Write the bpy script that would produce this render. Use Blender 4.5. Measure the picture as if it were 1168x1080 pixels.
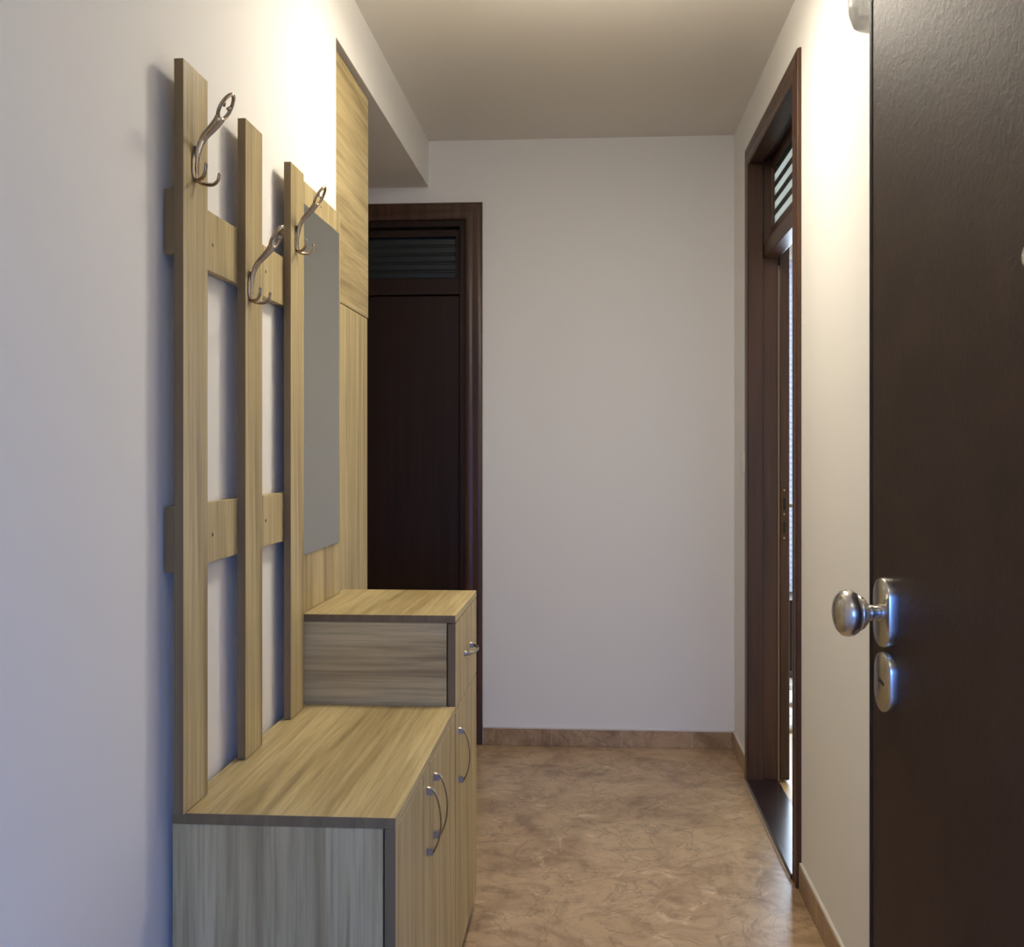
import bpy, bmesh, math, random
from mathutils import Vector, Matrix
for o in list(bpy.data.objects): bpy.data.objects.remove(o, do_unlink=True)
sc = bpy.context.scene
col = sc.collection
R = math.radians

# ---------------------------------------------------------------- camera
F = 1250.0                       # focal length in pixels of a 1168 px wide frame
YAW = math.atan(91 / F)          # looks slightly left of the hall's axis
cam = bpy.data.cameras.new('camera'); co = bpy.data.objects.new('camera', cam); col.objects.link(co)
co.location = (0, 0, 1.25); co.rotation_euler = (R(90), 0, YAW)
cam.sensor_fit = 'HORIZONTAL'; cam.sensor_width = 36; cam.lens = 36 * F / 1168
cam.shift_y = -(540 - 515) / 1168; cam.clip_start = 0.02
sc.camera = co

# ---------------------------------------------------------------- view, world, large lights
vs = sc.view_settings
sc.display_settings.display_device = 'sRGB'
vs.view_transform = 'Standard'; vs.look = 'None'; vs.gamma = 1; vs.use_curve_mapping = False
vs.exposure = 0.0
w = bpy.data.worlds.new('world'); sc.world = w; w.use_nodes = True
w.node_tree.nodes['Background'].inputs[0].default_value = (.75, .88, 1, 1)
w.node_tree.nodes['Background'].inputs[1].default_value = 1.6

def area(name, loc, rot, sx, sy, power, colr, shape='RECTANGLE'):
    l = bpy.data.lights.new(name, 'AREA'); l.shape = shape; l.size = sx; l.size_y = sy
    l.energy = power; l.color = colr
    o = bpy.data.objects.new(name, l); o.location = loc; o.rotation_euler = rot; col.objects.link(o)
    return o
LAMP = (-.02, 2.76, 2.44)
pt = bpy.data.lights.new('ceiling_lamp_light', 'POINT'); pt.energy = 8; pt.color = (1, .905, .76); pt.shadow_soft_size = .09
po = bpy.data.objects.new('ceiling_lamp_light', pt); po.location = (LAMP[0], LAMP[1], 2.41); col.objects.link(po)
area('ceiling_lamp_downlight', (LAMP[0], LAMP[1], 2.50), (0, 0, 0), .30, .30, 12.6, (1, .905, .76), 'DISK')
p2 = bpy.data.lights.new('entrance_fill_light', 'POINT'); p2.energy = 4; p2.color = (1, .905, .76); p2.shadow_soft_size = .10  # added fill, no known lamp here; warms the board ends facing the entrance
p2o = bpy.data.objects.new('entrance_fill_light', p2); p2o.location = (LAMP[0], .25, 2.41); col.objects.link(p2o)
dl = area('landing_daylight', (.25, -1.17, 1.1), (R(90 - 38), 0, 0), .6, .8, 23, (.05, .24, 1.0)); dl.data.spread = R(112)
area('side_room_daylight', (1.6, 6.4, 1.5), (R(90), 0, R(180)), 1.3, 1.9, 75, (.72, .85, 1.0))

# ---------------------------------------------------------------- mesh helpers
def bm_box(bm, x0, x1, y0, y1, z0, z1):
    v = [bm.verts.new((x, y, z)) for x in (x0, x1) for y in (y0, y1) for z in (z0, z1)]
    for f in ((0, 1, 3, 2), (4, 6, 7, 5), (0, 4, 5, 1), (2, 3, 7, 6), (0, 2, 6, 4), (1, 5, 7, 3)):
        bm.faces.new([v[i] for i in f])
def link(name, bm, m, parent=None, loc=(0, 0, 0), bevel=0, smooth=False, seg=2):
    bmesh.ops.recalc_face_normals(bm, faces=bm.faces[:])
    if bevel:
        bmesh.ops.bevel(bm, geom=bm.edges[:], offset=bevel, segments=seg, affect='EDGES', profile=.5)
    me = bpy.data.meshes.new(name); bm.to_mesh(me); bm.free()
    if smooth:
        for p in me.polygons: p.use_smooth = True
    if m: me.materials.append(m)
    o = bpy.data.objects.new(name, me); o.location = loc; col.objects.link(o)
    if parent: o.parent = parent
    return o
def box(name, b, m, parent=None, bevel=.0012, loc=(0, 0, 0)):
    """b = x0,x1,y0,y1,z0,z1 in the parent's space; the origin goes to the box centre"""
    c = ((b[0] + b[1]) / 2, (b[2] + b[3]) / 2, (b[4] + b[5]) / 2)
    bm = bmesh.new()
    bm_box(bm, b[0] - c[0], b[1] - c[0], b[2] - c[1], b[3] - c[1], b[4] - c[2], b[5] - c[2])
    return link(name, bm, m, parent, (c[0] + loc[0], c[1] + loc[1], c[2] + loc[2]), bevel)
def boxes(name, bs, m, parent=None, bevel=0):
    bm = bmesh.new()
    for b in bs:
        t = bmesh.new(); bm_box(t, *b)
        bmesh.ops.recalc_face_normals(t, faces=t.faces[:])
        if bevel: bmesh.ops.bevel(t, geom=t.edges[:], offset=bevel, segments=2, affect='EDGES', profile=.5)
        me = bpy.data.meshes.new('t'); t.to_mesh(me); t.free(); bm.from_mesh(me); bpy.data.meshes.remove(me)
    return link(name, bm, m, parent)
def thing(name, label, cat, loc=(0, 0, 0), rz=0, group=None, kind=None):
    o = bpy.data.objects.new(name, None); o.empty_display_size = .05; col.objects.link(o)
    o.location = loc; o.rotation_euler = (0, 0, rz)
    return tag(o, label, cat, group, kind)
def tag(o, label=None, cat=None, group=None, kind=None):
    if label: o['label'] = label
    if cat: o['category'] = cat
    if group: o['group'] = group
    if kind: o['kind'] = kind
    return o
def struct(o, label=None, cat=None): return tag(o, label, cat, None, 'structure')
def catmull(pts, n=6):
    P = [Vector(p) for p in pts]; P = [P[0] * 2 - P[1]] + P + [P[-1] * 2 - P[-2]]; out = []
    for i in range(1, len(P) - 2):
        for k in range(n):
            t = k / n
            out.append(.5 * ((2 * P[i]) + (P[i + 1] - P[i - 1]) * t + (2 * P[i - 1] - 5 * P[i] + 4 * P[i + 1] - P[i + 2]) * t * t
                             + (3 * P[i] - P[i - 1] - 3 * P[i + 1] + P[i + 2]) * t ** 3))
    out.append(P[-2]); return out
def sweep(bm, path, radii, side=Vector((0, 1, 0)), nseg=12, closed=False):
    """sweep an ellipse (a along 'side', b across) down a path; radii = list of (a, b)"""
    n = len(path); rings = []
    for i, p in enumerate(path):
        if closed: t = path[(i + 1) % n] - path[i - 1]
        else: t = path[min(i + 1, n - 1)] - path[max(i - 1, 0)]
        t = t.normalized(); s = side - t * side.dot(t)
        if s.length < 1e-4: s = Vector((1, 0, 0)) - t * t.x
        s.normalize(); b = t.cross(s); a_, b_ = radii[i] if isinstance(radii, list) else radii
        rings.append([bm.verts.new(p + s * a_ * math.cos(2 * math.pi * k / nseg) + b * b_ * math.sin(2 * math.pi * k / nseg)) for k in range(nseg)])
    for i in range(n if closed else n - 1):
        A, B = rings[i], rings[(i + 1) % n]
        for k in range(nseg): bm.faces.new((A[k], A[(k + 1) % nseg], B[(k + 1) % nseg], B[k]))
    if not closed: bm.faces.new(rings[0]); bm.faces.new(rings[-1][::-1])
def lathe(bm, prof, axis='Z', n=48, sx=1, sy=1):
    """prof = [(r, h)], turned about an axis"""
    rings = []
    for r, h in prof:
        ring = []
        for k in range(n):
            a = 2 * math.pi * k / n; u, v = r * math.cos(a) * sx, r * math.sin(a) * sy
            ring.append(bm.verts.new({'Z': (u, v, h), 'X': (h, u, v), 'Y': (u, h, v)}[axis]))
        rings.append(ring)
    for A, B in zip(rings, rings[1:]):
        for k in range(n): bm.faces.new((A[k], A[(k + 1) % n], B[(k + 1) % n], B[k]))
    bm.faces.new(rings[0]); bm.faces.new(rings[-1])
    bmesh.ops.remove_doubles(bm, verts=bm.verts[:], dist=1e-6)

# ---------------------------------------------------------------- materials
def lin(c): return tuple((x / 255 / 12.92 if x / 255 <= .04045 else ((x / 255 + .055) / 1.055) ** 2.4) for x in c) + (1,)
def mat(name, rgb=(200, 200, 200), rough=.5, metal=0, spec=.5):
    m = bpy.data.materials.new(name); m.use_nodes = True; b = m.node_tree.nodes['Principled BSDF']
    b.inputs['Base Color'].default_value = lin(rgb); b.inputs['Roughness'].default_value = rough
    b.inputs['Metallic'].default_value = metal; b.inputs['Specular IOR Level'].default_value = spec
    return m
def N(m, t, **kw):
    n = m.node_tree.nodes.new(t)
    for k, v in kw.items(): setattr(n, k, v)
    return n
def L(m, a, b): m.node_tree.links.new(a, b)
def coords(m, scale, kind='Object'):
    tc = N(m, 'ShaderNodeTexCoord'); mp = N(m, 'ShaderNodeMapping'); mp.inputs['Scale'].default_value = scale
    L(m, tc.outputs[kind], mp.inputs['Vector']); return mp.outputs['Vector']
def noise(m, vec, scale, detail=4, rough=.55, dist=0):
    n = N(m, 'ShaderNodeTexNoise'); n.inputs['Scale'].default_value = scale; n.inputs['Detail'].default_value = detail
    n.inputs['Roughness'].default_value = rough; n.inputs['Distortion'].default_value = dist
    L(m, vec, n.inputs['Vector']); return n.outputs['Fac']
def ramp(m, fac, stops):
    r = N(m, 'ShaderNodeValToRGB'); e = r.color_ramp.elements
    while len(e) < len(stops): e.new(.5)
    for i, (p, c) in enumerate(stops): e[i].position = p; e[i].color = lin(c)
    L(m, fac, r.inputs['Fac']); return r.outputs['Color']
def mix(m, a, b, fac, mode='MIX'):
    x = N(m, 'ShaderNodeMix', data_type='RGBA', blend_type=mode)
    for s, v in ((6, a), (7, b), (0, fac)):
        if hasattr(v, 'links'): L(m, v, x.inputs[s])
        else: x.inputs[s].default_value = v
    return x.outputs[2]
def bump(m, h, strength, dist):
    b = N(m, 'ShaderNodeBump'); b.inputs['Strength'].default_value = strength; b.inputs['Distance'].default_value = dist
    L(m, h, b.inputs['Height']); L(m, b.outputs['Normal'], m.node_tree.nodes['Principled BSDF'].inputs['Normal'])
def BC(m, c): L(m, c, m.node_tree.nodes['Principled BSDF'].inputs['Base Color'])

def oak(axis, seed=0.0):
    m = mat('light_oak_laminate_grain_' + axis.lower(), rough=.42, spec=.4)
    long_, wide = 1.0, 21.0
    s = [wide] * 3; s['XYZ'.index(axis)] = long_
    v = coords(m, s, 'Object')
    f1 = noise(m, v, 1.0, 5, .6, .35)
    s2 = [70.0] * 3; s2['XYZ'.index(axis)] = 1.6
    f2 = noise(m, coords(m, s2), 1.6, 4, .7)
    s3 = [9.0] * 3; s3['XYZ'.index(axis)] = .7
    f3 = noise(m, coords(m, s3), 1.0, 3, .5, .4)
    c1 = ramp(m, f1, [(.34, (160, 140, 98)), (.46, (194, 174, 124)), (.55, (206, 187, 138)), (.66, (184, 163, 114))])
    c2 = ramp(m, f2, [(.35, (208, 208, 208)), (.56, (255, 255, 255))])
    c3 = ramp(m, f3, [(.34, (220, 215, 206)), (.56, (255, 255, 255))])
    c = mix(m, c1, c2, .75, 'MULTIPLY'); c = mix(m, c, c3, .9, 'MULTIPLY'); BC(m, c)
    bump(m, f2, .06, .001); return m
OAK = {a: oak(a) for a in 'XYZ'}
M = {}
def paint(name, rgb):
    m = mat(name, rgb, .75, spec=.25)
    bump(m, noise(m, coords(m, (1, 1, 1)), 180, 3, .6), .05, .001); return m
M['wall'] = paint('white_wall_paint', (240, 238, 233))
M['ceiling'] = paint('ceiling_paint', (236, 231, 222))
def dark_wood(name, rgb, rgb2, axis='Z', rough=.38, spec=.5):
    m = mat(name, rgb, rough, spec=spec); s = [40.0] * 3; s['XYZ'.index(axis)] = 1.5
    f = noise(m, coords(m, s), 1.0, 5, .6, .3); BC(m, ramp(m, f, [(.35, rgb), (.65, rgb2)])); bump(m, f, .05, .001); return m
M['mahogany'] = dark_wood('mahogany_stained_wood', (58, 35, 20), (82, 52, 31))
M['mahogany_h'] = dark_wood('mahogany_stained_wood_across', (58, 35, 20), (82, 52, 31), 'X')
M['mahogany_y'] = dark_wood('mahogany_stained_wood_along', (58, 35, 20), (82, 52, 31), 'Y')
M['wenge'] = dark_wood('dark_wenge_wood', (36, 21, 12), (46, 28, 17), rough=.5, spec=.25)
# embossed dark brown skin of the entrance door
m = mat('embossed_brown_door_skin', (58, 38, 28), .48, spec=.42)
vv = coords(m, (1, 1, 1))
h1 = noise(m, vv, 75, 6, .6, .8); h2 = noise(m, vv, 9, 3, .5, .5)
BC(m, ramp(m, h2, [(.3, (52, 34, 25)), (.7, (64, 43, 32))]))
bump(m, h1, .3, .002); M['door_skin'] = m
# marble look floor tile
def marble(name, base_shift=0, grout=None):
    m = mat(name, rough=.33, spec=.45); v = coords(m, (1, .9, 1))
    a = noise(m, v, 2.6, 9, .66, 1.1); b = noise(m, v, 6.5, 8, .7, 1.6); c = noise(m, v, 4.0, 10, .75, 2.6)
    d = base_shift
    ca = ramp(m, a, [(.3, (154 + d, 126 + d, 94 + d)), (.46, (186 + d, 157 + d, 121 + d)), (.58, (203 + d, 175 + d, 138 + d)), (.72, (182 + d, 156 + d, 124 + d))])
    cb = ramp(m, b, [(.36, (205, 195, 185)), (.55, (255, 255, 255))])
    x = mix(m, ca, cb, .75, 'MULTIPLY')
    # pale crystalline veins
    r = N(m, 'ShaderNodeValToRGB'); e = r.color_ramp.elements; e[0].position = .58; e[0].color = (0, 0, 0, 1); e[1].position = .68; e[1].color = (.7, .7, .7, 1)
    L(m, c, r.inputs['Fac'])
    x = mix(m, x, lin((236 + d, 214 + d, 180 + d)), r.outputs['Color'])
    # thin darker cracks
    n2 = noise(m, v, 3.2, 6, .6, 1.8); mth = N(m, 'ShaderNodeMath', operation='SUBTRACT'); L(m, n2, mth.inputs[0]); mth.inputs[1].default_value = .5
    ab = N(m, 'ShaderNodeMath', operation='ABSOLUTE'); L(m, mth.outputs[0], ab.inputs[0])
    r2 = N(m, 'ShaderNodeValToRGB'); e = r2.color_ramp.elements; e[0].position = 0; e[0].color = (.45, .45, .45, 1); e[1].position = .016; e[1].color = (0, 0, 0, 1)
    L(m, ab.outputs[0], r2.inputs['Fac'])
    x = mix(m, x, lin((104 + d, 78 + d, 58 + d)), r2.outputs['Color']); BC(m, x)
    return m
M['floor'] = marble('brown_marble_floor_tile')
M['skirting'] = marble('brown_marble_skirting_tile', -14)
M['grout'] = mat('pale_grout', (196, 184, 166), .8)
M['cap'] = mat('white_skirting_bead', (222, 218, 210), .6)
M['nickel'] = mat('polished_nickel', (166, 150, 130), .2, 1)
M['satin'] = mat('satin_steel', (206, 203, 198), .27, 1)
M['handle'] = mat('brushed_steel_handle', (168, 162, 152), .33, 1)
M['mirror'] = mat('mirror_glass', (176, 179, 168), .015, 1)
M['mirror_edge'] = mat('mirror_edge', (92, 100, 92), .2)
M['black'] = mat('black_void', (12, 11, 10), .6)
M['edge'] = dark_wood('brown_edge_band', (112, 92, 58), (128, 106, 68), 'Z', .5)
M['gap'] = mat('dark_edge_band', (92, 76, 56), .6)
M['plastic'] = mat('white_plastic', (225, 223, 215), .4)
M['blackglass'] = mat('dark_reeded_glass', (38, 42, 40), .4, spec=.5)
M['laminate'] = dark_wood('honey_laminate_floor', (196, 160, 104), (214, 180, 124), 'Y')
# banded frosted glass of the transom over the side room door
m = mat('banded_frosted_glass', (235, 240, 238), .35)
tc = N(m, 'ShaderNodeTexCoord'); sp = N(m, 'ShaderNodeSeparateXYZ'); L(m, tc.outputs['Object'], sp.inputs[0])
mu = N(m, 'ShaderNodeMath', operation='MULTIPLY'); mu.inputs[1].default_value = 1 / .052; L(m, sp.outputs['Z'], mu.inputs[0])
fr = N(m, 'ShaderNodeMath', operation='FRACT'); L(m, mu.outputs[0], fr.inputs[0])
gt = N(m, 'ShaderNodeMath', operation='GREATER_THAN'); gt.inputs[1].default_value = .46; L(m, fr.outputs[0], gt.inputs[0])
b = m.node_tree.nodes['Principled BSDF']
tr = N(m, 'ShaderNodeBsdfTranslucent'); tr.inputs[0].default_value = (.9, .95, .93, 1)
dk = N(m, 'ShaderNodeBsdfPrincipled'); dk.inputs['Base Color'].default_value = lin((58, 66, 66)); dk.inputs['Roughness'].default_value = .2
ad = N(m, 'ShaderNodeMixShader'); ad.inputs[0].default_value = .8; L(m, b.outputs[0], ad.inputs[1]); L(m, tr.outputs[0], ad.inputs[2])
ms = N(m, 'ShaderNodeMixShader'); L(m, gt.outputs[0], ms.inputs[0]); L(m, dk.outputs[0], ms.inputs[1]); L(m, ad.outputs[0], ms.inputs[2])
L(m, ms.outputs[0], m.node_tree.nodes['Material Output'].inputs['Surface']); M['bandglass'] = m
# pressed clear glass of the wall lamp
m = mat('pressed_clear_glass', (250, 251, 249), .3); b = m.node_tree.nodes['Principled BSDF']
b.inputs['Transmission Weight'].default_value = .8; b.inputs['IOR'].default_value = 1.45
wv = N(m, 'ShaderNodeTexVoronoi'); wv.inputs['Scale'].default_value = 55; L(m, coords(m, (1, 1, 1)), wv.inputs['Vector'])
bump(m, wv.outputs['Distance'], .5, .004); M['pressed'] = m
m = mat('milk_glass_lit', (255, 244, 225), .4); b = m.node_tree.nodes['Principled BSDF']
b.inputs['Emission Color'].default_value = (1, .9, .76, 1); b.inputs['Emission Strength'].default_value = 3; M['lit'] = m
m = mat('white_blind_fabric', (236, 238, 244), .8); b = m.node_tree.nodes['Principled BSDF']
tr = N(m, 'ShaderNodeBsdfTranslucent'); tr.inputs[0].default_value = (.85, .88, 1, 1)
ms = N(m, 'ShaderNodeMixShader'); ms.inputs[0].default_value = .5; L(m, b.outputs[0], ms.inputs[1]); L(m, tr.outputs[0], ms.inputs[2])
L(m, ms.outputs[0], m.node_tree.nodes['Material Output'].inputs['Surface']); M['blind'] = m
m = mat('patterned_rug_pile', rough=.95, spec=.1); vo = N(m, 'ShaderNodeTexVoronoi'); vo.inputs['Scale'].default_value = 7
L(m, coords(m, (1, 1, 1)), vo.inputs['Vector'])
BC(m, ramp(m, vo.outputs['Distance'], [(.2, (70, 48, 38)), (.38, (222, 214, 202)), (.6, (228, 222, 212)), (.75, (112, 88, 72))])); M['rug'] = m

# ---------------------------------------------------------------- the room
XL, XR, YB, ZC, ZS = -.697, .597, 4.66, 2.58, 2.383      # left wall, right wall, back wall, ceiling, low alcove ceiling
YE, ALC = -1.35, -1.75
def sbox(name, b, m, label=None): return struct(box(name, b, m, bevel=0))
# floor: tile slab under hall, landing and alcove; honey laminate in the side room
fb = boxes('floor', [(ALC - .1, .70, YE, 4.76, -.06, 0)], M['floor']); struct(fb)
struct(boxes('floor_side_room', [(.7002, 2.9, 2.0, 7.1, -.06, .002)], M['laminate']))
struct(boxes('ceiling', [(XL - .1, .70, YE, 4.76, ZC, ZC + .08)], M['ceiling']))
struct(boxes('ceiling_alcove', [(ALC - .1, XL - .1, 2.86, 4.76, ZS, ZS + .1), (XL - .1, XL - .0005, 2.951, YB, ZS, ZS + .001)], M['ceiling']))
struct(boxes('ceiling_side_room', [(.7002, 2.9, 2.0, 7.1, ZC, ZC + .08)], M['ceiling']))
# left wall: solid until the alcove, then a dropped beam above the opening
struct(boxes('wall_left', [(XL - .1, XL, YE, 2.951, 0, ZC), (XL - .1, XL, 2.951, YB, ZS + .001, ZC)], M['wall']))
struct(boxes('wall_alcove', [(ALC - .1, ALC, 2.86, 4.76, 0, ZS), (ALC, XL - .1, 2.86, 2.951, 0, ZS)], M['wall']))
# back wall with the opening of the left door
DX0, DX1, DZ = -1.27, -.535, 2.245
struct(boxes('wall_back', [(DX1, .70, YB, YB + .1, 0, ZC), (ALC, DX0, YB, YB + .1, 0, ZC), (DX0, DX1, YB, YB + .1, DZ, ZC), (DX0 - .1, DX1 + .1, YB + .1005, YB + .14, 0, DZ + .1)], M['wall']))  # last box: unseen slab added behind the door to block leaking light
# right wall with the opening of the side room door
RY0, RY1, RZ = 3.25, 4.175, 2.335
struct(boxes('wall_right', [(XR, .70, 1.03, RY0 - .02, 0, ZC), (XR, .70, RY1 + .02, YB, 0, ZC), (XR, .70, RY0 - .02, RY1 + .02, RZ + .02, ZC)], M['wall']))
struct(boxes('wall_landing_right', [(.70, .80, YE, 1.03, 0, ZC), (.70, .80, 1.03, 1.99, 0, ZC)], M['wall']))
# landing behind the camera, with its window
struct(boxes('wall_landing_end', [(XL, -.55, YE - .1, YE, 0, ZC), (.45, .70, YE - .1, YE, 0, ZC), (-.55, .45, YE - .1, YE, 0, .7), (-.55, .45, YE - .1, YE, 2.0, ZC)], M['wall']))
wf = struct(boxes('window_1', [(-.55, -.5, YE - .08, YE - .02, .7, 2), (.4, .45, YE - .08, YE - .02, .7, 2), (-.5, .4, YE - .08, YE - .02, .7, .75), (-.5, .4, YE - .08, YE - .02, 1.95, 2)], M['plastic'], bevel=.002))
# side room shell
struct(boxes('wall_side_room', [(2.9, 3.0, 2.0, 7.1, 0, ZC), (.80, 2.9, 1.9, 2.0, 0, ZC), (.60, .6999, 4.76, 7.1, 0, ZC),
    (.70, .95, 7.0, 7.1, 0, ZC), (2.3, 2.9, 7.0, 7.1, 0, ZC), (.95, 2.3, 7.0, 7.1, 0, .22), (.95, 2.3, 7.0, 7.1, 2.45, ZC)], M['wall']))
struct(boxes('window_2', [(.95, 1.0, 6.98, 7.06, .22, 2.45), (2.25, 2.3, 6.98, 7.06, .22, 2.45), (1.0, 2.25, 6.98, 7.06, .22, .27), (1.0, 2.25, 6.98, 7.06, 2.4, 2.45), (1.6, 1.65, 6.98, 7.06, .27, 2.4)], M['plastic'], bevel=.002))

# skirting tiles
def skirting(name, a0, a1, fixed, axis, seams, h=.072, t=.009):
    """tile strip with grout joints and a white bead on top, against the wall at 'fixed'"""
    def B(u0, u1, z0, z1, tt):
        return (u0, u1, fixed - tt, fixed, z0, z1) if axis == 'x' else (fixed - tt, fixed, u0, u1, z0, z1)
    ed = [a0] + [s for s in seams if a0 < s < a1] + [a1]
    o = struct(boxes(name, [B(u + .001, v - .001, .0005, h, t) for u, v in zip(ed, ed[1:])], M['skirting'], bevel=.0008))
    boxes('grout_line', [B(u - .001, u + .001, .0005, h - .0005, t - .001) for u in ed[1:-1]] or [B(a0, a0 + .001, .001, h, t - .001)], M['grout'], o)
    boxes('bead', [B(a0, a1, h, h + .006, t * .8)], M['cap'], o)
    return o
skirting('baseboard_back', -.462, XR - .0095, YB, 'x', [-.17, .125, .42])
skirting('baseboard_right', 1.04, 3.175, XR, 'y', [1.4, 1.7, 2.0, 2.3, 2.6, 2.9])
skirting('baseboard_right_end', 4.25, YB, XR, 'y', [4.5])

# ---------------------------------------------------------------- door casings
PROF = [(-.004, 0), (-.004, .010), (.0, .0135), (.012, .0150), (.020, .0145), (.026, .0120), (.034, .0125), (.050, .0150), (.060, .0150), (.067, .0115), (.070, .005), (.070, 0)]
def casing(name, a0, a1, z1, place, m, parent, z0=.001, scale=1.0):
    """moulded architrave around an opening; place(a, z, v) -> world point, v = height off the wall"""
    bm = bmesh.new(); st = []
    for i in range(4):
        ring = []
        for u, v in PROF:
            a = (a0 - u) if i < 2 else (a1 + u); z = z0 if i in (0, 3) else z1 + u
            ring.append(bm.verts.new(place(a, z, v * scale)))
        st.append(ring)
    for A, B in zip(st, st[1:]):
        for k in range(len(PROF)):
            k2 = (k + 1) % len(PROF); bm.faces.new((A[k], A[k2], B[k2], B[k]))
    bm.faces.new(st[0]); bm.faces.new(st[-1])
    o = link(name, bm, m, parent)
    for p in o.data.polygons: p.use_smooth = True
    o.data.set_sharp_from_angle(angle=R(38)) if hasattr(o.data, 'set_sharp_from_angle') else None
    return o

# door_2: dark door in the back wall, left
d2 = thing('door_2', 'closed dark brown door with a glazed transom in the back wall', 'door', (0, 0, 0), kind='structure')
casing('door_casing', DX0, DX1, DZ, lambda a, z, v: (a, YB - v, z), M['mahogany'], d2)
boxes('door_frame', [(DX0, DX0 + .03, YB + .005, YB + .1, 0, DZ), (DX1 - .03, DX1, YB + .005, YB + .1, 0, DZ), (DX0 + .03, DX1 - .03, YB + .005, YB + .1, DZ - .03, DZ),
                     (DX0 + .03, DX1 - .03, YB + .012, YB + .1, 1.925, 1.995)], M['wenge'], d2, .002)
tb = boxes('transom_frame', [(DX0 + .03, DX0 + .06, YB + .03, YB + .06, 1.995, 2.206), (DX1 - .05, DX1 - .03, YB + .03, YB + .06, 1.995, 2.206), (DX0 + .06, DX1 - .05, YB + .03, YB + .06, 2.176, 2.206)], M['wenge'], d2, .002)
bm = bmesh.new(); z = 1.996
lv = []
while z < 2.176:
    for dz, dy in ((0, 0), (.006, -.004), (.026, -.006), (.032, 0)): lv.append((z + dz, dy))
    z += .036
for (za, da), (zb, db) in zip(lv, lv[1:]):
    vs_ = [bm.verts.new((x, YB + .048 + d, min(zz, 2.178))) for x, zz, d in ((DX0 + .055, za, da), (DX1 - .045, za, da), (DX1 - .045, zb, db), (DX0 + .055, zb, db))]
    bm.faces.new(vs_)
bmesh.ops.remove_doubles(bm, verts=bm.verts[:], dist=1e-5)
r_ = bmesh.ops.extrude_face_region(bm, geom=bm.faces[:])
for e in r_['geom']:
    if isinstance(e, bmesh.types.BMVert): e.co.y = YB + .056
link('transom_glass', bm, M['blackglass'], d2)
lf = boxes('door_leaf', [(DX0 + .032, DX1 - .032, YB + .028, YB + .068, .006, 1.921)], M['wenge'], d2, .003)
bm = bmesh.new()
sweep(bm, catmull([(DX0 + .09, YB + .028, 1.02), (DX0 + .09, YB - .01, 1.02), (DX0 + .10, YB - .022, 1.02), (DX0 + .14, YB - .026, 1.02), (DX0 + .2, YB - .026, 1.018)]), (.008, .008), Vector((0, 0, 1)))
link('door_handle', bm, M['satin'], lf, smooth=True)

# door_3: side room door, slid open, in the right wall
d3 = thing('door_3', 'open mahogany door with a banded glass transom in the right wall', 'door', (0, 0, 0), kind='structure')
casing('door_casing', RY0, RY1, RZ, lambda a, z, v: (XR - v, a, z), M['mahogany'], d3)
boxes('door_frame', [(XR - .004, .642, RY0 - .02, RY0, 0, RZ + .02), (XR - .004, .642, RY1, RY1 + .02, 0, RZ + .02), (XR - .004, .642, RY0, RY1, RZ, RZ + .02),
                     (.642, .70, RY0 - .02, RY0 - .015, 0, RZ + .02), (.642, .70, RY1 + .015, RY1 + .0199, 0, RZ + .02), (.642, .70, RY0 - .015, RY1 + .015, RZ + .014, RZ + .0199)], M['mahogany'], d3, .0022)
boxes('transom_bar', [(.645, .70, RY0 - .015, RY1 + .0149, 1.977, 2.034)], M['mahogany_y'], d3, .003)
boxes('transom_frame', [(.672, .70, RY0 - .0149, RY0 + .03, 2.0341, RZ + .0139), (.672, .70, RY1 - .012, RY1 + .0149, 2.0341, RZ + .0139), (.672, .70, RY0 + .03, RY1 - .012, 2.312, RZ + .0139), (.672, .70, RY0 + .03, RY1 - .012, 2.0341, 2.092)], M['mahogany_y'], d3, .002)
boxes('transom_glass', [(.683, .689, RY0 + .028, RY1 - .0115, 2.090, 2.314)], M['bandglass'], d3)
lf = boxes('door_leaf', [(.7038, .743, RY1 + .012, RY1 + .83, .012, 2.034)], M['mahogany'], d3, .006)
boxes('gap_highlight_strip', [(.6995, .7035, RY1 + .010, RY1 + .0115, .01, 1.95)], mat('pale_gap_highlight', (150, 128, 106), .5), d3)  # pale strip paints the thin highlight along the gap beside the leaf
fp = boxes('lock_plate', [(.711, .733, RY1 + .0095, RY1 + .0125, .91, 1.12)], mat('bronzed_lock_plate', (92, 66, 48), .35, .8), lf, .0008)
for z in (.925, 1.015, 1.105): boxes('screw', [(.719, .725, RY1 + .0085, RY1 + .0100, z - .003, z + .003)], M['handle'], fp)
for n_, z0, z1 in (('latch', 1.03, 1.075), ('bolt', .945, .985)): boxes(n_, [(.717, .727, RY1 + .0088, RY1 + .0100, z0, z1)], M['black'], fp)
bm = bmesh.new()
sweep(bm, catmull([(.745, RY1 + .07, 1.045), (.775, RY1 + .07, 1.045), (.785, RY1 + .08, 1.045), (.787, RY1 + .12, 1.043), (.785, RY1 + .18, 1.04)]), (.008, .008), Vector((0, 0, 1)))
link('door_handle', bm, M['handle'], lf, smooth=True)
struct(boxes('trim_1', [(XR - .018, .70, RY0 + .0005, RY1 - .0005, .0005, .016)], mat('varnished_dark_sill', (44, 30, 26), .22, spec=.6), bevel=.003))
struct(boxes('trim_2', [(XR - .023, XR - .0185, RY0 + .0005, RY1 - .0005, .0003, .004)], M['grout']))

# ---------------------------------------------------------------- door_1: the entrance door standing open
ALPHA = R(10); LE = Vector((.446, 1.79, 0)); W1 = .90
d1 = thing('door_1', 'dark brown embossed entrance door standing open with a steel knob', 'door', LE, ALPHA, kind='structure')
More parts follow.
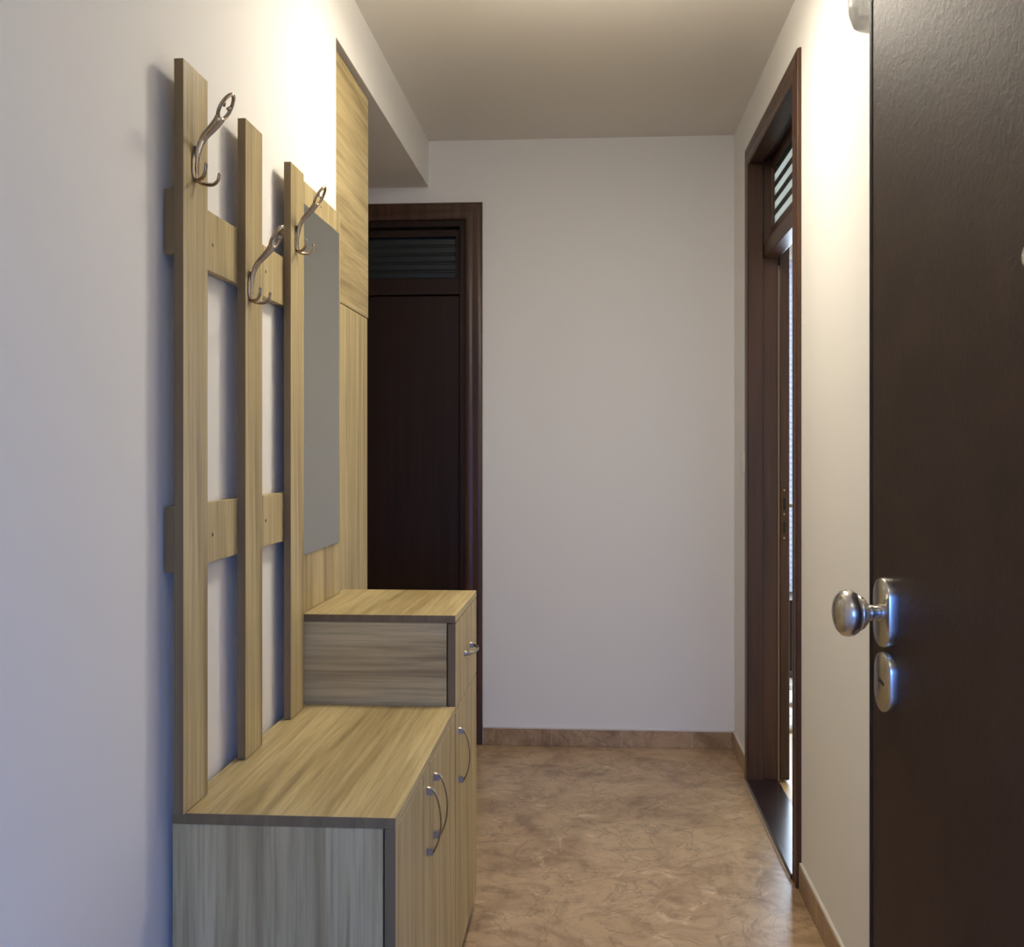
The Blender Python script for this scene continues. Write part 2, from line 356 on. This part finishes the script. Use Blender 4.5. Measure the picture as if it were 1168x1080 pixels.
# local frame: the leaf runs along -Y from its leading edge, its face looks to -X
TH = .052
leaf = boxes('door_leaf', [(.0, TH, -W1, 0, .012, 2.16)], M['door_skin'], d1, .0018)
boxes('edge_strip', [(-.0012, TH - .006, .0002, .006, .013, 2.158), (-.0012, -.0001, -.004, .0002, .013, 2.158)], mat('black_rubber_seal', (24, 18, 15), .5), leaf, .001)
def stadium(bm, cy, cz, hw, hh, x0, x1, n=14, inset=.004):
    """rounded-end plate on the face, bulging to -X"""
    rings = []
    for k, (x, s) in enumerate(((x0, 0), (x1 + inset, 0), (x1 + inset * .3, inset * .35), (x1, inset))):
        r = hw - s; ring = []
        for q in range(2 * n):
            a = math.pi * q / (n - 1) if q < n else math.pi * (q - n) / (n - 1) + math.pi
            zc = (hh - hw) if q < n else -(hh - hw)
            ring.append(bm.verts.new((x, cy + r * math.cos(a), cz + zc + r * math.sin(a))))
        rings.append(ring)
    for A, B in zip(rings, rings[1:]):
        for k in range(2 * n): bm.faces.new((A[k], A[(k + 1) % (2 * n)], B[(k + 1) % (2 * n)], B[k]))
    bm.faces.new(rings[0]); bm.faces.new(rings[-1])
KY, KZ, PZ = -.063, 1.002, .895
bm = bmesh.new(); stadium(bm, KY, KZ, .030, .054, 0, -.014)
ro = link('knob_plate', bm, M['satin'], leaf, smooth=True); ro.data.set_sharp_from_angle(angle=R(35))
bm = bmesh.new()
lathe(bm, [(.0, -.0135), (.0135, -.0135), (.0135, -.016), (.0105, -.018), (.0105, -.027), (.0125, -.028), (.0125, -.0305), (.0110, -.0315), (.0120, -.034), (.0190, -.038), (.0250, -.044), (.0280, -.050),
           (.0270, -.052), (.0320, -.055), (.0355, -.061), (.0362, -.067), (.0345, -.074), (.0285, -.080), (.0170, -.084), (0.0, -.085)], 'X', 56)
for v in bm.verts: v.co.y += KY; v.co.z += KZ
k = link('door_knob', bm, M['satin'], leaf, smooth=True); k.data.set_sharp_from_angle(angle=R(50))
bm = bmesh.new(); stadium(bm, KY, PZ, .030, .047, 0, -.012)
kp = link('keyhole_plate', bm, M['satin'], leaf, smooth=True); kp.data.set_sharp_from_angle(angle=R(35))
bm = bmesh.new(); bm_box(bm, -.0128, -.0115, -.0085, .0085, -.0026, .0026)
ks = link('keyhole', bm, M['black'], kp, (0, KY, PZ), .0008); ks.rotation_euler = (R(20), 0, 0)
bm = bmesh.new(); lathe(bm, [(.0, 0), (.017, 0), (.017, -.004), (.014, -.008), (.009, -.0085), (.008, -.005), (0, -.005)], 'X', 32)
for v in bm.verts: v.co.y += -.452; v.co.z += 1.483
link('peephole', bm, M['satin'], leaf, smooth=True)
# hinge post beside the leaf
struct(boxes('trim_3', [(.640, .699, .86, 1.028, 0, 2.2)], M['door_skin'], bevel=.002))

# ---------------------------------------------------------------- coat rack on the left wall
XP, XPB, XRB = -.660, -.676, -.692       # plank face, plank back / rail face, rail back
rack = thing('coat_rack', 'light oak slatted coat rack of three upright planks with metal hooks above the low cabinet', 'coat rack', (XPB, 2.1, .66))
RL = (XPB, 2.1, .66)
def loc_box(name, b, m, par, origin, bevel=.0012):
    o = (origin[0], origin[1], origin[2])
    return box(name, (b[0] - o[0], b[1] - o[0], b[2] - o[1], b[3] - o[1], b[4] - o[2], b[5] - o[2]), m, par, bevel)
ZT = 1.888
def edge_band(par, b, origin):
    """thin brown banding on the end face of a board towards the entrance; b = the board's box"""
    o = par.location
    q = (b[0] + .0004, b[1] - .0004, b[2] - .0006, b[2] - .0001, b[4] + .0004, b[5] - .0004)
    e = box('edge_band', tuple(q[i] - origin[i // 2] - o[i // 2] for i in range(6)), M['edge'], par, 0)
    e['label'] = 'brown edge band'; return e
planks = [(1.733, 1.846), (2.053, 2.160), (2.369, 2.478)]
pl = []
for a, b_ in planks:
    bb = (XPB, XP, a, b_, .6612, ZT)
    pl.append(loc_box('upright_plank', bb, OAK['Z'], rack, RL)); edge_band(pl[-1], bb, RL)
for z0, z1 in ((1.571, 1.677), (1.053, 1.160)):
    bb = (XRB, XPB - .0002, 1.7335, 2.478, z0, z1)
    rl = loc_box('cross_rail', bb, OAK['Z'], rack, RL); edge_band(rl, bb, RL)
    for yy, zz in ((1.915, (z0 + z1) / 2 - .005), (2.235, (z0 + z1) / 2 + .0)):
        bm = bmesh.new(); lathe(bm, [(0, 0), (.0032, 0), (.0032, .0006), (.0012, .0009), (0, .0009)], 'X', 12)
        link('screw', bm, M['gap'], rl, (XPB - rl.location.x - RL[0], yy - rl.location.y - RL[1], zz - rl.location.z - RL[2]))

def hook_mesh():
    """cast coat hook: origin at the foot of its back plate on the plank face, +X out of the wall"""
    bm = bmesh.new()
    # back plate with a raised oval
    sweep(bm, catmull([(.0015, 0, -.004), (.0015, 0, .01), (.002, 0, .035), (.002, 0, .056)]), [(a, .0022) for a in [.005 + .0105 * math.sin(math.pi * min(1, (i + 1) / 19)) for i in range(19)]])
    # long arm, a ribbon that widens towards the loop
    P = catmull([(.004, 0, -.002), (.0025, 0, .014), (.004, 0, .034), (.008, 0, .054), (.016, 0, .070), (.028, 0, .083), (.038, 0, .094), (.044, 0, .103)], 6)
    n = len(P); rad = []
    for i in range(n):
        t = i / (n - 1); rad.append((.0070 + .0140 * max(0, (t - .22) / .78) ** .8, .0032 - .0004 * t))
    sweep(bm, P, rad, nseg=14)
    # open oval loop at the tip
    c = Vector((.0535, 0, .1200)); u = Vector((.50, 0, .866)); s = Vector((0, 1, 0))
    ring = [c + u * (.0225 * math.cos(a)) + s * ((.0205 - .0030 * math.cos(a)) * math.sin(a)) for a in [2 * math.pi * k / 28 for k in range(28)]]
    sweep(bm, ring, [(.0032, .0036)] * 28, side=Vector((.866, 0, -.5)), nseg=10, closed=True)
    for sg in (-1, 1):       # the two little curls inside the loop
        sweep(bm, catmull([c + u * .003 + s * (.0195 * sg), c + u * .003 + s * (.0130 * sg), c + u * -.001 + s * (.0085 * sg)], 4), (.0026, .0026), side=u, nseg=8)
    # two splayed prongs below
    for sg in (-1, 1):
        Q = catmull([(.003, .001 * sg, -.001), (.010, .012 * sg, -.004), (.022, .024 * sg, -.003), (.029, .030 * sg, .005), (.031, .032 * sg, .016)], 6)
        n = len(Q); sweep(bm, Q, [((.0036 - .0008 * i / n), (.0036 - .0008 * i / n)) for i in range(n)], side=Vector((0, 0, 1)), nseg=12)
        bmesh.ops.create_icosphere(bm, subdivisions=2, radius=.0033, matrix=Matrix.Translation(Q[-1]))
    bmesh.ops.recalc_face_normals(bm, faces=bm.faces[:])
    me = bpy.data.meshes.new('coat_hook'); bm.to_mesh(me); bm.free()
    for p in me.polygons: p.use_smooth = True
    me.materials.append(M['nickel']); return me
hm = hook_mesh()
for (yy, zz) in ((1.783, 1.703), (2.078, 1.544), (2.412, 1.700)):
    h = bpy.data.objects.new('coat_hook', hm); h.parent = rack; col.objects.link(h)
    h.location = (XP - RL[0], yy - RL[1], zz - RL[2])

# mirror panel
MPL = (XRB, 2.70, .8705)
mp = thing('mirror_panel', 'tall light oak back panel with a narrow frameless mirror beside the coat planks', 'mirror', MPL)
loc_box('back_board', (XRB, XPB, 2.479, 2.912, .8706, ZT), OAK['Z'], mp, MPL)
mr = loc_box('mirror_glass', (XPB + .0002, XPB + .0038, 2.515, 2.884, 1.008, 1.832), M['mirror'], mp, MPL, .0008)
bm = bmesh.new(); lathe(bm, [(0, 0), (.0035, 0), (.0035, .0006), (.0012, .0009), (0, .0009)], 'X', 12)
link('screw', bm, M['gap'], mp, (XPB - MPL[0], 2.70 - MPL[1], 1.862 - MPL[2]))

# ---------------------------------------------------------------- handles
def bow_handle(name, par, loc, length, out, horizontal=False):
    bm = bmesh.new(); hl = length / 2
    pts = [(.0, 0, hl), (.009, 0, hl - .002), (.017, 0, hl - .014), (.024, 0, hl * .45), (out, 0, 0), (.024, 0, -hl * .45), (.017, 0, -hl + .014), (.009, 0, -hl + .002), (.0, 0, -hl)]
    P = catmull(pts, 6); n = len(P)
    rad = [(.0035 + .0035 * abs(2 * i / (n - 1) - 1) ** 3, .0020 + .0012 * abs(2 * i / (n - 1) - 1) ** 4) for i in range(n)]
    sweep(bm, P, rad, nseg=10)
    for sg in (-1, 1):          # feet
        t = bmesh.new(); bm_box(t, 0, .011, -.0055, .0055, sg * hl - (.013 if sg > 0 else 0), sg * hl + (0 if sg > 0 else .013))
        me = bpy.data.meshes.new('t'); t.to_mesh(me); t.free(); bm.from_mesh(me)
    o = link(name, bm, M['handle'], par, loc, smooth=True); o.data.set_sharp_from_angle(angle=R(40))
    if horizontal: o.rotation_euler = (R(90), 0, 0)
    return o
def door_part(name, b, m, par, origin, hy, hz, length=.128, horizontal=False):
    d = loc_box(name, b, m, par, origin); edge_band(d, b, origin)
    lx, ly, lz = d.location
    bow_handle('bow_handle', d, ((b[1] - origin[0]) - lx, (hy - origin[1]) - ly, (hz - origin[2]) - lz), length, .027, horizontal)
    return d

# ---------------------------------------------------------------- low two-door cabinet
XF = -.315; XBK = -.684; T = .018
BO = (-.5, 2.13, 0); by0, by1, bh = 1.746, 2.519, .660
be = thing('shoe_cabinet', 'low light oak shoe cabinet with two doors under the coat planks', 'cabinet', BO)
bb = (XBK, XF, by0, by1, bh - T, bh); edge_band(loc_box('cabinet_top', bb, OAK['Y'], be, BO), bb, BO)
loc_box('side_panel', (XBK, XF - T - .003, by0 + .001, by0 + T, .0, bh - T - .0003), OAK['Z'], be, BO)
loc_box('side_panel', (XBK, XF - T - .003, by1 - T, by1 - .001, .0, bh - T - .0003), OAK['Z'], be, BO)
loc_box('back_panel', (XBK, XBK + .004, by0 + T + .0003, by1 - T - .0003, .05, bh - T - .0003), OAK['Z'], be, BO, 0)
loc_box('bottom_panel', (XBK + .0045, XF - T - .003, by0 + T + .0003, by1 - T - .0003, .05, .05 + T), OAK['Y'], be, BO)
loc_box('plinth', (XF - .06, XF - .044, by0 + T + .0003, by1 - T - .0003, 0, .0497), OAK['Y'], be, BO)
ym = (by0 + by1) / 2
door_part('cabinet_door', (XF - T, XF, by0 + .0005, ym - .0012, .045, bh - T - .002), OAK['Z'], be, BO, ym - .047, .541)
door_part('cabinet_door', (XF - T, XF, ym + .0012, by1 - .001, .045, bh - T - .002), OAK['Z'], be, BO, ym + .047, .541)

# tall narrow cabinet with a drawer
CO = (-.5, 2.75, 0); cy0, cy1, ch = 2.524, 2.985, .870
ce = thing('drawer_cabinet', 'taller light oak cabinet with one drawer over one door', 'cabinet', CO)
bb = (XBK, XF, cy0, cy1, ch - T, ch); edge_band(loc_box('cabinet_top', bb, OAK['Y'], ce, CO), bb, CO)
loc_box('side_panel', (XBK, XF - T - .003, cy0 + .001, cy0 + T, .0, ch - T - .0003), OAK['X'], ce, CO)
loc_box('side_panel', (XBK, XF - T - .003, cy1 - T, cy1 - .001, .0, ch - T - .0003), OAK['X'], ce, CO)
loc_box('back_panel', (XBK, XBK + .004, cy0 + T + .0003, cy1 - T - .0003, .05, ch - T - .0003), OAK['Z'], ce, CO, 0)
loc_box('bottom_panel', (XBK + .0045, XF - T - .003, cy0 + T + .0003, cy1 - T - .0003, .05, .05 + T), OAK['Y'], ce, CO)
loc_box('plinth', (XF - .06, XF - .044, cy0 + T + .0003, cy1 - T - .0003, 0, .0497), OAK['Y'], ce, CO)
door_part('drawer_front', (XF - T, XF, cy0 + .001, cy1 - .001, .647, ch - T - .003), OAK['Z'], ce, CO, (cy0 + cy1) / 2 + .01, .749, horizontal=True)
door_part('cabinet_door', (XF - T, XF, cy0 + .001, cy1 - .001, .045, .644), OAK['Z'], ce, CO, cy0 + .062, .530)

# ---------------------------------------------------------------- wardrobe set in the alcove
WO = (-1.0, 3.2, 0)
wd = thing('wardrobe', 'tall built-in light oak wardrobe beyond the mirror, its upper door with crosswise grain', 'wardrobe', WO)
boxes_ = [(-1.29, -.727, 2.957, 2.975, 0, 2.355), (-1.29, -.727, 3.411, 3.429, 0, 2.355), (-1.29, -.727, 2.975, 3.411, 2.337, 2.355), (-1.29, -.727, 2.975, 3.411, .06, .078), (-1.29, -1.285, 2.975, 3.411, .078, 2.337), (-1.28, -.727, 2.975, 3.411, 1.665, 1.683)]
cw = boxes('carcass', [(b[0] - WO[0], b[1] - WO[0], b[2] - WO[1], b[3] - WO[1], b[4], b[5]) for b in boxes_], OAK['Z'], wd, .0005)
loc_box('upper_door', (-.726, -.708, 2.956, 3.438, 1.672, 2.366), OAK['Y'], wd, WO)
loc_box('lower_door', (-.726, -.708, 2.956, 3.424, .065, 1.669), OAK['Z'], wd, WO)

# ---------------------------------------------------------------- lamps and switch
# glass wall lamp on the right wall, mostly behind the entrance door
wl = thing('wall_lamp', 'small clear pressed glass lamp high on the right wall beside the entrance door', 'lamp', (XR - .001, 2.0, 2.03))
bm = bmesh.new(); lathe(bm, [(0, 0), (.045, 0), (.045, -.008), (.040, -.012), (0, -.012)], 'X', 36)
for v in bm.verts: v.co.z += .075
link('wall_plate', bm, M['satin'], wl, smooth=True).data.set_sharp_from_angle(angle=R(35))
bm = bmesh.new(); lathe(bm, [(0, -.022), (.036, -.021), (.056, -.014), (.063, .006), (.066, .05), (.060, .12), (.054, .15), (.050, .15), (.056, .12), (.058, .05), (.057, .015), (.050, -.006), (.034, -.014), (0, -.015)], 'Z', 48)
for v in bm.verts: v.co.x -= .073
link('glass_shade', bm, M['pressed'], wl, smooth=True)
# ceiling lamp, just above the picture
cl = thing('ceiling_lamp', 'round milk glass ceiling lamp over the middle of the hall', 'lamp', (LAMP[0], LAMP[1], ZC))
bm = bmesh.new(); lathe(bm, [(0, -.0005), (.15, -.0005), (.15, -.02), (.12, -.025), (0, -.025)], 'Z', 48)
link('ceiling_plate', bm, M['plastic'], cl, smooth=True).data.set_sharp_from_angle(angle=R(35))
bm = bmesh.new(); lathe(bm, [(0, -.026), (.145, -.026), (.146, -.035), (.14, -.05), (.13, -.058), (0, -.064)], 'Z', 48)
link('lamp_shade', bm, M['lit'], cl, smooth=True).data.set_sharp_from_angle(angle=R(60))
c2 = cl.copy(); col.objects.link(c2); c2.location = (LAMP[0], .25, ZC); c2['label'] = 'added unseen copy of the ceiling lamp, fixture for the entrance fill light'  # unseen fixture added to go with the entrance fill
for ch_ in list(cl.children):
    q = ch_.copy(); col.objects.link(q); q.parent = c2
for q in (cl, c2): q['group'] = 'ceiling lamps'
sw = thing('light_switch', 'small white light switch on the right wall beyond the side room door', 'switch', (XR, 4.36, 1.208))
boxes('switch_plate', [(-.009, -.0003, -.041, .041, -.041, .041)], M['plastic'], sw, .002)
boxes('rocker', [(-.0125, -.009, -.022, .022, -.03, .03)], M['plastic'], sw, .001)

# ---------------------------------------------------------------- what shows through the side room doorway
rg = boxes('rug', [(.78, 2.0, 4.95, 6.05, .0025, .02)], M['rug'], None, .004)
tag(rg, 'pale patterned rug on the floor of the side room seen past the open door', 'rug')
co_ = (1.45, 6.25, 0)
ct = thing('low_cabinet', 'low dark brown cabinet below the side room window', 'cabinet', co_)
boxes('cabinet_body', [(-.45, .45, -.17, .17, .05, .42)], M['wenge'], ct, .003)
boxes('cabinet_top', [(-.46, .46, -.18, .18, .4202, .44)], M['wenge'], ct, .002)
for sx in (-1, 1):
    for sy in (-1, 1): boxes('leg', [(sx * .42 - .02, sx * .42 + .02, sy * .14 - .02, sy * .14 + .02, .0025, .0498)], M['wenge'], ct, .002)
bl = thing('window_blind', 'white pleated blind hanging over the side room window', 'blind', (1.62, 6.92, 2.47))
bm = bmesh.new(); zz = -.03; prev = None; i = 0
while zz > -2.18:
    y = .012 * (1 if i % 2 else -1)
    cur = (bm.verts.new((-.66, y, zz)), bm.verts.new((.66, y, zz)))
    if prev: bm.faces.new((prev[0], prev[1], cur[1], cur[0]))
    prev = cur; zz -= .018; i += 1
r_ = bmesh.ops.solidify(bm, geom=bm.faces[:], thickness=.0012)
link('pleated_fabric', bm, M['blind'], bl)
boxes('head_rail', [(-.67, .67, -.025, .025, -.03, .01)], M['plastic'], bl, .002)
